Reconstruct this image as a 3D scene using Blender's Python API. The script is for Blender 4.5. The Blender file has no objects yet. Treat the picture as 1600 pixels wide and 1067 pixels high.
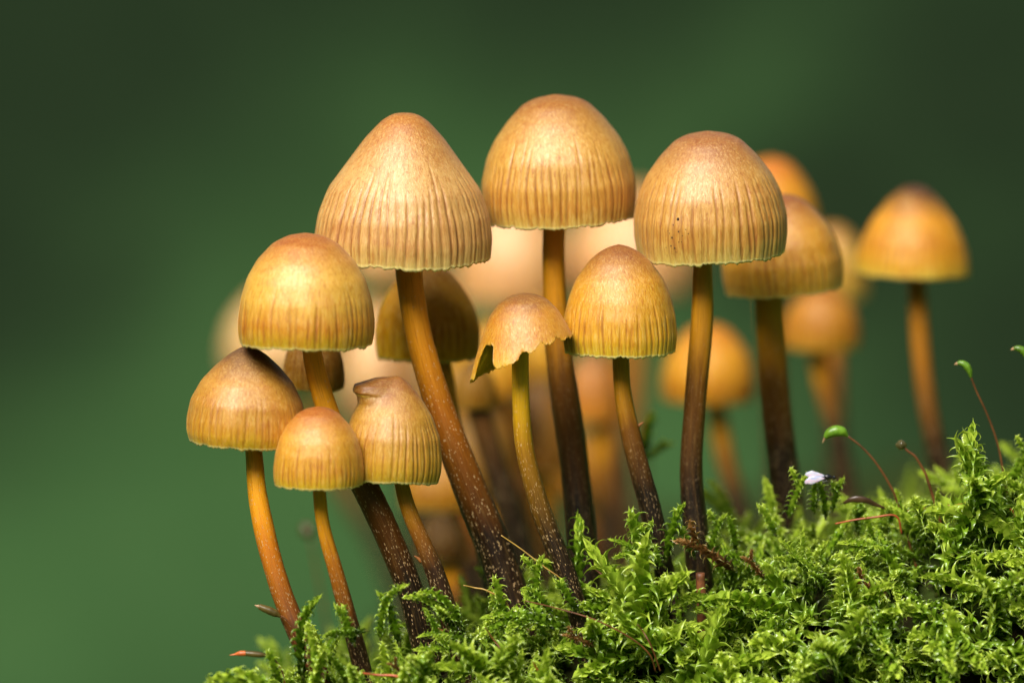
import bpy, math, random
import numpy as np
from mathutils import Vector, Matrix, Euler

# ------------------------------------------------------------------ camera, world, sun, exposure
# one scene unit is one centimetre
sc = bpy.context.scene
sc.unit_settings.system = 'METRIC'
sc.unit_settings.scale_length = 0.01
col = sc.collection
PITCH = math.radians(5.5)
FOCUS_Y = -0.30
LENS = 200.0
DIST = 53.333
CAM = Vector((0.0, -DIST * math.cos(PITCH), DIST * math.sin(PITCH)))
cd = bpy.data.cameras.new('camera')
cam = bpy.data.objects.new('camera', cd)
col.objects.link(cam)
cam.location = CAM
cam.rotation_euler = (math.pi / 2 - PITCH, 0, 0)
cd.lens = LENS
cd.sensor_width = 36.0
cd.clip_start = 0.5
cd.clip_end = 60000
cd.dof.use_dof = True
cd.dof.focus_distance = DIST + FOCUS_Y
APERTURE = 1.35                                   # diameter of the lens opening, cm
cd.dof.aperture_fstop = (LENS / 1000.0) / APERTURE
sc.camera = cam

SUN_EL, SUN_AZ = math.radians(46), math.radians(-24)   # azimuth measured from the camera side towards the left
world = bpy.data.worlds.new('World')
sc.world = world
world.use_nodes = True
wn = world.node_tree
bg = wn.nodes['Background']
sky = wn.nodes.new('ShaderNodeTexSky')
sky.sky_type = 'NISHITA'
sky.sun_disc = False
sky.sun_elevation = SUN_EL
sun_from = Vector((math.sin(SUN_AZ) * math.cos(SUN_EL), -math.cos(SUN_AZ) * math.cos(SUN_EL), math.sin(SUN_EL)))
sky.sun_rotation = math.atan2(sun_from.x, sun_from.y)
sky.air_density = 1.0
sky.dust_density = 3.0
wn.links.new(sky.outputs[0], bg.inputs[0])
bg.inputs[1].default_value = 0.05
sl = bpy.data.lights.new('sun', 'SUN')
sl.energy = 3.7
sl.angle = math.radians(34)
sl.color = (1.0, 0.95, 0.87)
so = bpy.data.objects.new('sun', sl)
col.objects.link(so)
so.rotation_euler = (-sun_from).to_track_quat('-Z', 'Y').to_euler()
so.location = (-10, -20, 40)

vs = sc.view_settings
vs.view_transform = 'Standard'
vs.look = 'None'
vs.gamma = 1.0
vs.exposure = 0.72
vs.use_curve_mapping = False
sc.cycles.use_denoising = True
sc.cycles.max_bounces = 6
sc.cycles.sample_clamp_indirect = 6.0

# ------------------------------------------------------------------ helpers
KPX = 36.0 / LENS / 1600.0
CP, SP = math.cos(PITCH), math.sin(PITCH)


def P(px, py, Y):
    """the point of the place that stands at depth Y (world y) where the photograph shows (px, py)"""
    u, v = (px - 800) * KPX, (533.5 - py) * KPX
    d = Vector((u, CP + v * SP, -SP + v * CP))
    return CAM + d * ((Y - CAM.y) / d.y)


def cmpx(Y):
    return (Y - CAM.y) / CP * KPX


def lin(c, k=1.0):
    out = []
    for v in c[:3]:
        v /= 255.0
        out.append(k * (v / 12.92 if v <= 0.04045 else ((v + 0.055) / 1.055) ** 2.4))
    return tuple(out) + (1.0,)


def build_mesh(name, V, F, attrs=None, smooth=True):
    V = np.asarray(V, dtype=np.float32)
    F = np.asarray(F, dtype=np.int32)
    m = bpy.data.meshes.new(name)
    n, k = F.shape
    m.vertices.add(len(V))
    m.vertices.foreach_set('co', V.ravel())
    m.loops.add(n * k)
    m.loops.foreach_set('vertex_index', F.ravel())
    m.polygons.add(n)
    m.polygons.foreach_set('loop_start', np.arange(0, n * k, k, dtype=np.int32))
    m.polygons.foreach_set('use_smooth', np.full(n, smooth))
    for an, a in (attrs or {}).items():
        a = np.asarray(a, dtype=np.float32)
        if a.ndim == 1:
            at = m.attributes.new(an, 'FLOAT', 'POINT')
            at.data.foreach_set('value', a)
        else:
            at = m.attributes.new(an, 'FLOAT_VECTOR', 'POINT')
            at.data.foreach_set('vector', a.ravel())
    m.update(calc_edges=True)
    return m


def add(name, me, mat=None, parent=None, loc=None):
    o = bpy.data.objects.new(name, me)
    col.objects.link(o)
    if mat is not None:
        me.materials.append(mat)
    if parent is not None:
        o.parent = parent
    if loc is not None:
        o.location = loc
    return o


def tag(o, label=None, cat=None, group=None, kind=None):
    for k, v in (('label', label), ('category', cat), ('group', group), ('kind', kind)):
        if v:
            o[k] = v
    return o


def empty(name, loc):
    o = bpy.data.objects.new(name, None)
    o.empty_display_size = 0.2
    col.objects.link(o)
    o.location = loc
    return o


def grid_faces(nr, nc, wrap):
    i = np.arange(nr - 1)[:, None]
    j = np.arange(nc if wrap else nc - 1)[None, :]
    a = i * nc + j
    b = i * nc + (j + 1) % nc
    return np.stack([a, b, b + nc, a + nc], -1).reshape(-1, 4)


def spline(pts, n):
    """Catmull-Rom through pts, resampled at n points equally spaced along the length"""
    pts = [Vector(p) for p in pts]
    ext = [pts[0] * 2 - pts[1]] + pts + [pts[-1] * 2 - pts[-2]]
    out = []
    for i in range(1, len(ext) - 2):
        p0, p1, p2, p3 = ext[i - 1:i + 3]
        for s in range(16):
            t = s / 16
            out.append(0.5 * ((2 * p1) + (p2 - p0) * t + (2 * p0 - 5 * p1 + 4 * p2 - p3) * t * t
                              + (3 * p1 - p0 - 3 * p2 + p3) * t ** 3))
    out.append(pts[-1])
    A = np.array(out)
    d = np.concatenate([[0], np.cumsum(np.linalg.norm(np.diff(A, axis=0), axis=1))])
    q = np.linspace(0, d[-1], n)
    return np.stack([np.interp(q, d, A[:, k]) for k in range(3)], 1), d[-1]


def tube_grid(path, radii, sides, flatten=1.0):
    """vertices and quads of a tube that is closed by tiny end rings"""
    n = len(path)
    T = np.gradient(path, axis=0)
    T /= np.linalg.norm(T, axis=1)[:, None] + 1e-9
    ref = np.array([0.0, 1.0, 0.0]) if abs(T[0][1]) < 0.9 else np.array([1.0, 0, 0])
    N = np.cross(T, ref)
    N /= np.linalg.norm(N, axis=1)[:, None] + 1e-9
    B = np.cross(T, N)
    th = np.linspace(0, 2 * math.pi, sides, endpoint=False)
    radii = np.asarray(radii)
    if radii.ndim == 1:
        radii = radii[:, None] * np.ones((1, sides))
    V = path[:, None, :] + radii[:, :, None] * (np.cos(th)[None, :, None] * N[:, None, :]
                                                + flatten * np.sin(th)[None, :, None] * B[:, None, :])
    V = np.concatenate([path[:1, None, :] + (V[:1] - path[:1, None, :]) * 0.02, V,
                        path[-1:, None, :] + (V[-1:] - path[-1:, None, :]) * 0.02])
    return V.reshape(-1, 3), grid_faces(n + 2, sides, True), th


def nz(th, seed, freqs=(1, 2, 3, 5)):
    """periodic noise round a circle, about -1..1"""
    r = np.random.RandomState(seed)
    o = np.zeros_like(th)
    for f in freqs:
        o += r.uniform(0.4, 1) * np.sin(f * th + r.uniform(0, 6.28)) / math.sqrt(len(freqs))
    return o


# ------------------------------------------------------------------ materials
class NT:
    def __init__(self, name):
        self.m = bpy.data.materials.new(name)
        self.m.use_nodes = True
        self.t = self.m.node_tree
        self.p = self.t.nodes['Principled BSDF']
        self.out = self.t.nodes['Material Output']

    def n(self, typ, **kw):
        nd = self.t.nodes.new('ShaderNode' + typ)
        for k, v in kw.items():
            setattr(nd, k, v)
        return nd

    def put(self, sock, v):
        if hasattr(v, 'is_output'):
            self.t.links.new(v, sock)
        else:
            sock.default_value = v
        return sock

    def attr(self, name, vec=False):
        a = self.n('Attribute', attribute_name=name)
        return a.outputs['Vector' if vec else 'Fac']

    def math(self, op, a, b=0.0, c=0.0, clamp=False):
        nd = self.n('Math', operation=op, use_clamp=clamp)
        self.put(nd.inputs[0], a)
        self.put(nd.inputs[1], b)
        self.put(nd.inputs[2], c)
        return nd.outputs[0]

    def ss(self, v, lo, hi, o0=0.0, o1=1.0):
        nd = self.n('MapRange', interpolation_type='SMOOTHSTEP')
        self.put(nd.inputs[0], v)
        for i, x in enumerate((lo, hi, o0, o1)):
            self.put(nd.inputs[1 + i], x)
        return nd.outputs[0]

    def mapping(self, vec, scale=(1, 1, 1), loc=(0, 0, 0)):
        nd = self.n('Mapping')
        self.put(nd.inputs[0], vec)
        nd.inputs['Scale'].default_value = scale
        nd.inputs['Location'].default_value = loc
        return nd.outputs[0]

    def noise(self, vec, scale, detail=3.0, rough=0.55, dist=0.0):
        nd = self.n('TexNoise')
        self.put(nd.inputs['Vector'], vec)
        nd.inputs['Scale'].default_value = scale
        nd.inputs['Detail'].default_value = detail
        nd.inputs['Roughness'].default_value = rough
        nd.inputs['Distortion'].default_value = dist
        return nd.outputs['Fac']

    def mix(self, f, a, b, mode='MIX'):
        nd = self.n('Mix', data_type='RGBA', blend_type=mode)
        self.put(nd.inputs['Factor'], f)
        self.put(nd.inputs['A'], a)
        self.put(nd.inputs['B'], b)
        return nd.outputs['Result']

    def ramp(self, f, stops):
        nd = self.n('ValToRGB')
        cr = nd.color_ramp
        while len(cr.elements) < len(stops):
            cr.elements.new(0.5)
        for e, (p, c) in zip(cr.elements, stops):
            e.position = p
            e.color = c
        self.put(nd.inputs[0], f)
        return nd.outputs[0]

    def bump(self, h, strength, dist):
        nd = self.n('Bump')
        nd.inputs['Strength'].default_value = strength
        nd.inputs['Distance'].default_value = dist
        self.put(nd.inputs['Height'], h)
        self.t.links.new(nd.outputs[0], self.p.inputs['Normal'])

    def pr(self, **kw):
        for k, v in kw.items():
            self.put(self.p.inputs[k.replace('_', ' ')], v)

    def coord(self):
        return self.n('TexCoord').outputs['Object']


def cap_material(c_apex, c_mid, c_low, c_margin, seed, stria=0.75, gloss=1.0, blue=0.30):
    k = 0.92
    def rich(c, gg=1.0):
        r_, g_, b_, a_ = lin(c, k)
        g_ *= gg
        return (r_ * 1.02, g_ * 1.0, b_ * blue, 1)
    g = NT('cap_skin')
    fib = g.attr('fib', True)
    t = g.attr('t')
    off = (seed * 3.1, seed * 1.7, seed * 0.9)
    wob = g.noise(g.mapping(fib, (2.2, 2.2, 2.6), off), 1.0, 2.0)
    tt = g.math('ADD', t, g.math('MULTIPLY', g.math('SUBTRACT', wob, 0.5), 0.22))
    base = g.ramp(tt, [(0.05, rich(c_apex)), (0.36, rich(c_mid)), (0.62, rich(c_mid)),
                       (0.82, rich(c_low, 0.96)), (0.985, rich(c_margin, 0.90))])
    # silky fibres that run from the top to the rim, wavier near the top
    f1 = g.noise(g.mapping(fib, (30, 30, 2.6), off), 1.0, 3.0, 0.6, 0.6)
    f2 = g.noise(g.mapping(fib, (70, 70, 12), off), 1.0, 3.0, 0.65, 0.8)
    fibre = g.math('ADD', g.math('MULTIPLY', f1, 0.5), g.math('MULTIPLY', f2, 0.5))
    light = g.mix(0.40, base, (0.88, 0.62, 0.26, 1))
    base = g.mix(g.ss(fibre, 0.5, 0.64, 0, 0.85), base, light)
    base = g.mix(g.ss(fibre, 0.50, 0.37, 0, 0.90), base, g.mix(1.0, base, (0.72, 0.52, 0.28, 1), 'MULTIPLY'))
    blot = g.noise(g.mapping(fib, (3.0, 3.0, 4.0), off), 1.0, 4.0, 0.6)
    base = g.mix(g.ss(blot, 0.52, 0.70, 0, 0.5), base, g.mix(1.0, base, (0.80, 0.58, 0.36, 1), 'MULTIPLY'))
    # the lines over the gills
    st = g.math('MULTIPLY', g.attr('stria'), stria, clamp=True)
    base = g.mix(st, base, g.mix(1.0, base, (0.50, 0.32, 0.12, 1), 'MULTIPLY'))
    # specks
    vor = g.n('TexVoronoi')
    g.put(vor.inputs['Vector'], g.mapping(fib, (16, 16, 13), off))
    sp = g.ss(vor.outputs['Distance'], 0.065, 0.035)
    base = g.mix(g.math('MULTIPLY', sp, 0.65), base, (0.05, 0.025, 0.01, 1))
    # thin pale edge of the rim
    base = g.mix(g.ss(t, 0.968, 0.99, 0, 0.7), base, (0.90, 0.72, 0.26, 1))
    g.pr(Base_Color=base, Roughness=g.ss(fibre, 0.3, 0.7, 0.54, 0.36), Subsurface_Weight=0.32, Subsurface_Scale=0.10,
         Coat_Weight=0.14 * gloss, Coat_Roughness=0.36, Specular_IOR_Level=0.75 * gloss, Sheen_Weight=0.05 * gloss, Sheen_Roughness=0.4, Sheen_Tint=(0.86, 0.84, 1.0, 1))
    g.p.inputs['Subsurface Radius'].default_value = (1.0, 0.62, 0.18)
    g.bump(fibre, 0.65, 0.012)
    return g.m


def gill_material(c):
    g = NT('gills')
    n = g.noise(g.coord(), 9.0, 2.0)
    g.pr(Base_Color=g.mix(n, lin(c, 0.7), lin(c, 0.95)), Roughness=0.6, Subsurface_Weight=0.3, Subsurface_Scale=0.1)
    g.p.inputs['Subsurface Radius'].default_value = (1.0, 0.6, 0.2)
    return g.m


def stem_material(c_top, c_mid, c_bot, seed, fleck=1.0):
    g = NT('stem_skin')
    v = g.attr('v')
    co = g.attr('tube', True)          # angle as cos, sin and length along the stem in cm
    off = (seed * 2.3, seed, seed * 1.1)
    n1 = g.noise(g.mapping(co, (2.5, 2.5, 1.2), off), 1.0, 3.0)
    vv = g.math('ADD', v, g.math('MULTIPLY', g.math('SUBTRACT', n1, 0.5), 0.25))
    base = g.ramp(vv, [(0.10, lin(c_top, 1.45)), (0.45, lin(c_mid, 1.2)), (0.85, lin(c_bot, 0.8))])
    fine = g.noise(g.mapping(co, (16, 16, 4.0), off), 1.0, 3.0)
    base = g.mix(g.ss(fine, 0.48, 0.30, 0, 0.6), base, g.mix(1.0, base, (0.5, 0.4, 0.3, 1), 'MULTIPLY'))
    base = g.mix(g.ss(fine, 0.52, 0.70, 0, 0.25), base, g.mix(0.4, base, (0.7, 0.42, 0.12, 1)))
    vor = g.n('TexVoronoi')
    vor.inputs['Randomness'].default_value = 1.0
    wv = g.mapping(co, (8.5, 8.5, 24.0), off)
    g.put(vor.inputs['Vector'], wv)
    vor.inputs['Scale'].default_value = 1.0
    sep = g.n('SeparateColor')
    g.put(sep.inputs[0], vor.outputs['Color'])
    keep = g.math('GREATER_THAN', sep.outputs[0], g.ss(v, 0.0, 0.70, 0.84, 0.18))
    size = g.ss(sep.outputs[1], 0.0, 1.0, 0.14, 0.42)
    fl = g.math('LESS_THAN', g.math('ADD', vor.outputs['Distance'],
                                    g.math('MULTIPLY', g.noise(g.mapping(co, (20, 20, 12), off), 1.0), 0.18)),
                g.math('ADD', size, 0.03))
    m = g.math('MULTIPLY', g.math('MULTIPLY', fl, keep), 0.62 * fleck)
    base = g.mix(m, base, (0.62, 0.42, 0.20, 1))
    g.pr(Base_Color=base, Roughness=0.42, Subsurface_Weight=0.12, Subsurface_Scale=0.06, Specular_IOR_Level=0.4)
    g.p.inputs['Subsurface Radius'].default_value = (1.0, 0.45, 0.12)
    g.bump(g.math('ADD', g.math('MULTIPLY', m, 0.8), g.math('MULTIPLY', fine, 0.5)), 0.6, 0.012)
    return g.m


def moss_material(name, dark, mid, tipc, transl=0.30):
    g = NT(name)
    age, rnd = g.attr('age'), g.attr('rnd')
    oi = g.n('ObjectInfo').outputs['Random']
    along = g.attr('along')
    f = g.math('ADD', age, g.math('MULTIPLY', g.math('SUBTRACT', rnd, 0.5), 0.5))
    f = g.math('ADD', f, g.math('MULTIPLY', g.math('SUBTRACT', oi, 0.5), 0.35))
    base = g.ramp(f, [(0.0, dark), (0.45, mid), (0.95, tipc)])
    base = g.mix(g.ss(along, 0.45, 1.0, 0, 0.55), base, g.mix(0.5, base, (0.45, 0.55, 0.18, 1)))
    g.pr(Base_Color=base, Roughness=0.24, Specular_IOR_Level=0.75)
    tr = g.n('BsdfTranslucent')
    g.put(tr.inputs['Color'], g.mix(1.0, base, (1.0, 1.0, 0.5, 1), 'MULTIPLY'))
    mx = g.n('MixShader')
    mx.inputs[0].default_value = transl
    g.t.links.new(g.p.outputs[0], mx.inputs[1])
    g.t.links.new(tr.outputs[0], mx.inputs[2])
    g.t.links.new(mx.outputs[0], g.out.inputs['Surface'])
    return g.m


def plain(name, c, rough=0.5, var=0.35, scale=8.0, spec=0.5, sss=0.0, c2=None):
    g = NT(name)
    n = g.noise(g.coord(), scale, 3.0)
    a = c if len(c) == 4 else tuple(c) + (1,)
    b = c2 or tuple(x * (1 - var) for x in a[:3]) + (1,)
    g.pr(Base_Color=g.mix(g.ss(n, 0.35, 0.65), a, b), Roughness=rough, Specular_IOR_Level=spec,
         Subsurface_Weight=sss, Subsurface_Scale=0.05)
    g.bump(n, 0.3, 0.01)
    return g.m


# ------------------------------------------------------------------ the setting
# the mossy mound: a ridge that runs across the picture and rises to the right
CREST_PX = [-900, -300, 0, 200, 320, 400, 490, 560, 655, 700, 790, 885, 1000, 1090, 1200, 1300, 1400, 1500, 1600, 1750, 2000, 2600]
CREST_PY = [3200, 2300, 1800, 1450, 1250, 1140, 1090, 1080, 1046, 1034, 1008, 1000, 962, 932, 912, 888, 870, 846, 815, 785, 775, 950]


def crest_y(x):
    return np.interp(x, [-2.2, -1.0, 0.2, 1.2], [-0.85, -0.45, 0.15, 0.55])


_cx = np.array([P(a, b, 0.0).x for a, b in zip(CREST_PX, CREST_PY)])
_cz = np.array([P(a, b, float(crest_y(P(a, b, 0.0).x))).z for a, b in zip(CREST_PX, CREST_PY)])


def lump(x, y):
    return (0.10 * np.sin(1.9 * x + 0.7 * y + 1.0) * np.sin(1.3 * y - 0.5 * x + 0.4)
            + 0.06 * np.sin(4.3 * x - 1.1 * y) * np.cos(3.1 * y + 1.7 * x + 2.0))


def terrain(x, y):
    x = np.asarray(x, dtype=float)
    y = np.asarray(y, dtype=float)
    z = np.interp(x, _cx, _cz)
    s = crest_y(x) - y
    f = np.where(s > 0, 0.15 * s + 0.9 * np.minimum(s, 2.5) ** 2 + np.maximum(s - 2.5, 0) * 4.6, 0)
    b = np.maximum(-s, 0)
    w = np.clip((x - 0.6) / 2.2, 0, 1)
    w = w * w * (3 - 2 * w)
    dl = 5.0 * (1 - np.exp(-(0.16 * b + 0.012 * b * b) / 5.0))
    dr = 4.5 * (1 - np.exp(-(0.13 * b + 0.016 * b * b) / 4.5))
    z = z - f - (dl * (1 - w) + dr * w) - np.maximum(b - 40, 0) * 0.8
    return z + lump(x, y) * np.clip(1 + b * 0.15, 1, 3)


xs = np.concatenate([np.linspace(-14, -4, 30), np.linspace(-3.9, 7, 150), np.linspace(7.2, 16, 30)])
ys = np.concatenate([np.linspace(-9, -2.6, 22), np.linspace(-2.5, 3, 90), np.linspace(3.2, 52, 70)])
X, Y = np.meshgrid(xs, ys)
Z = np.maximum(terrain(X, Y), -25)
V = np.stack([X, Y, Z], -1).reshape(-1, 3)
g = NT('mound_soil')
n = g.noise(g.coord(), 2.4, 5.0, 0.6)
n2 = g.noise(g.coord(), 14.0, 4.0, 0.6)
g.pr(Base_Color=g.mix(g.ss(n, 0.36, 0.62), (0.020, 0.012, 0.005, 1), g.mix(n2, (0.012, 0.026, 0.003, 1), (0.04, 0.065, 0.008, 1))), Roughness=0.9, Specular_IOR_Level=0.1)
g.bump(n2, 0.8, 0.05)
tag(add('mound', build_mesh('mound', V, grid_faces(len(ys), len(xs), False)), g.m), kind='structure')

# forest floor that rises to a mossy bank behind and runs on to the horizon
FLOOR = -22.0
xs = np.concatenate([np.linspace(-30000, -400, 14), np.linspace(-300, -80, 24), np.linspace(-75, 75, 80), np.linspace(80, 300, 24), np.linspace(400, 30000, 14)])
ys = np.concatenate([np.linspace(-30000, -300, 12), np.linspace(-280, 30, 40), np.linspace(34, 170, 90), np.linspace(180, 600, 24), np.linspace(800, 30000, 14)])
X, Y = np.meshgrid(xs, ys)


def bank_z(y):
    y = np.asarray(y, dtype=float)
    return FLOOR + 1.3 * (np.sqrt((y - 108) ** 2 + 4) + (y - 108)) / 2 * (y < 160) + (y >= 160) * (1.3 * 52.02 + (y - 160) * 0.02)


def sky_blocker(x, y):
    """unseen slopes, added round the mound to block low sky light"""
    a = np.maximum(np.abs(x) - 75, 0) * 1.2
    b = np.maximum(-y - 150, 0) * 1.1
    h = np.maximum(a, b)
    return np.where(h < 120, h, 120 + np.minimum((h - 120) * 0.02, 200))


Z = np.maximum(bank_z(Y), FLOOR + sky_blocker(X, Y)) + 0.8 * np.sin(X * 0.21 + Y * 0.09) * np.sin(Y * 0.17 - X * 0.06 + 1) * np.clip((Y - 40) / 40, 0, 1)  # the out-of-view side slopes are added to cut the sky light
V = np.stack([X, Y, Z], -1).reshape(-1, 3)
g = NT('forest_floor_moss')
co = g.coord()
n = g.noise(g.mapping(co, (1, 1, 1)), 0.10, 3.0, 0.5, 0.4)
n2 = g.noise(co, 0.55, 4.0, 0.6)
n3 = g.noise(co, 2.2, 3.0)
green = g.mix(n2, (0.018, 0.056, 0.015, 1), (0.035, 0.084, 0.027, 1))
green = g.mix(g.ss(n3, 0.4, 0.7, 0, 0.3), green, (0.042, 0.066, 0.014, 1))
soil = g.mix(n2, (0.003, 0.009, 0.003, 1), (0.010, 0.019, 0.007, 1))  # dark green tone of the random mottling and the placed areas
DARK_MASK = g.ss(n, 0.42, 0.66, 0.0, 0.30)


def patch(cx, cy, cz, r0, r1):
    """darker tone that fades out round a point of the bank"""
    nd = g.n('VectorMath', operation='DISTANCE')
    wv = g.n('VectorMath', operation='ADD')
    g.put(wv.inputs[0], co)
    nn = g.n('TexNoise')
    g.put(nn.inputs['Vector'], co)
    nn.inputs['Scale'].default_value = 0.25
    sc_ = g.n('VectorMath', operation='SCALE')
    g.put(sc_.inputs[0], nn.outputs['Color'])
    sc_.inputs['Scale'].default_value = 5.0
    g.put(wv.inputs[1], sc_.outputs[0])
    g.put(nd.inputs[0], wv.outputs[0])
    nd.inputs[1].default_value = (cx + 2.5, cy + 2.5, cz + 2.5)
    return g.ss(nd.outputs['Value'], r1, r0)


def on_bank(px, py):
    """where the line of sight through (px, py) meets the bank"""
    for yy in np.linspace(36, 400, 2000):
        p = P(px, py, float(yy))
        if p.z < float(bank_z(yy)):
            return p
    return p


mask = DARK_MASK
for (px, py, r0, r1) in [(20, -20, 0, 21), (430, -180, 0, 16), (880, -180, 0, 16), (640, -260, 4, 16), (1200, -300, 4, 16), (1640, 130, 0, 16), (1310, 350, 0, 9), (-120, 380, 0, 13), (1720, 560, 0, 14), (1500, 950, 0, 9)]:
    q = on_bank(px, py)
    mask = g.math('MAXIMUM', mask, g.math('MULTIPLY', patch(q.x, q.y, q.z, 0.22 * r1, r1), 0.96))  # areas of darker tone placed at chosen points of the bank
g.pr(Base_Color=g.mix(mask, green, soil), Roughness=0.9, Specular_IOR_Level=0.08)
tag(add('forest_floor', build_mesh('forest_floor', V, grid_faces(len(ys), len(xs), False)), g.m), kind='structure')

# ------------------------------------------------------------------ mushrooms
PROFILES = {
    'flared': ([0, .03, .10, .20, .42, .63, .83, 1], [0, .19, .33, .48, .73, .88, .97, 1.0]),
    'round_peak': ([0, .03, .08, .16, .33, .50, .67, .85, 1], [0, .19, .36, .53, .76, .89, .97, 1, .965]),
    'bell': ([0, .035, .08, .20, .36, .50, .70, .86, 1], [0, .28, .43, .62, .81, .92, 1, 1.0, .965]),
    'cone': ([0, .006, .02, .055, .10, .18, .35, .52, .70, .86, 1], [.0, .12, .17, .26, .33, .45, .65, .85, .96, 1.0, .985]),
    'dome': ([0, .03, .10, .25, .42, .60, .78, .9, 1], [0, .26, .48, .71, .87, .96, 1, 1, .97]),
    'peak': ([0, .03, .10, .22, .38, .58, .78, .9, 1], [0, .14, .32, .54, .77, .94, 1, 1, .95]),
    'flare': ([0, .03, .10, .25, .45, .65, .85, 1], [0, .23, .42, .60, .74, .86, .97, 1.04]),
}


def smooth_profile(kind, n):
    t, r = PROFILES[kind]
    q = np.linspace(0, 1, 600) ** 1.5
    rr = np.interp(q, t, r)
    full_r = np.concatenate([-rr[::-1], rr[1:]])
    full_t = np.concatenate([q[::-1], q[1:]])
    d = np.concatenate([[0], np.cumsum(np.hypot(np.diff(full_r), np.diff(full_t) * 1.4))])
    s = np.linspace(0, d[-1], 1201)
    fr, ft = np.interp(s, d, full_r), np.interp(s, d, full_t)
    w = np.hanning(61)
    w /= w.sum()
    pad = 30
    fr2 = np.convolve(np.pad(fr, pad, mode='reflect', reflect_type='odd'), w, 'valid')
    ft2 = np.convolve(np.pad(ft, pad, mode='reflect', reflect_type='odd'), w, 'valid')
    fr2, ft2 = fr2[600:], ft2[600:]
    ft2 = (ft2 - ft2[0]) / (ft2[-1] - ft2[0])
    k = np.linspace(0, 600, n)
    fr2 = np.interp(k, np.arange(601), fr2)
    ft2 = np.interp(k, np.arange(601), ft2)
    return np.maximum(fr2, 0.004), ft2


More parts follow.
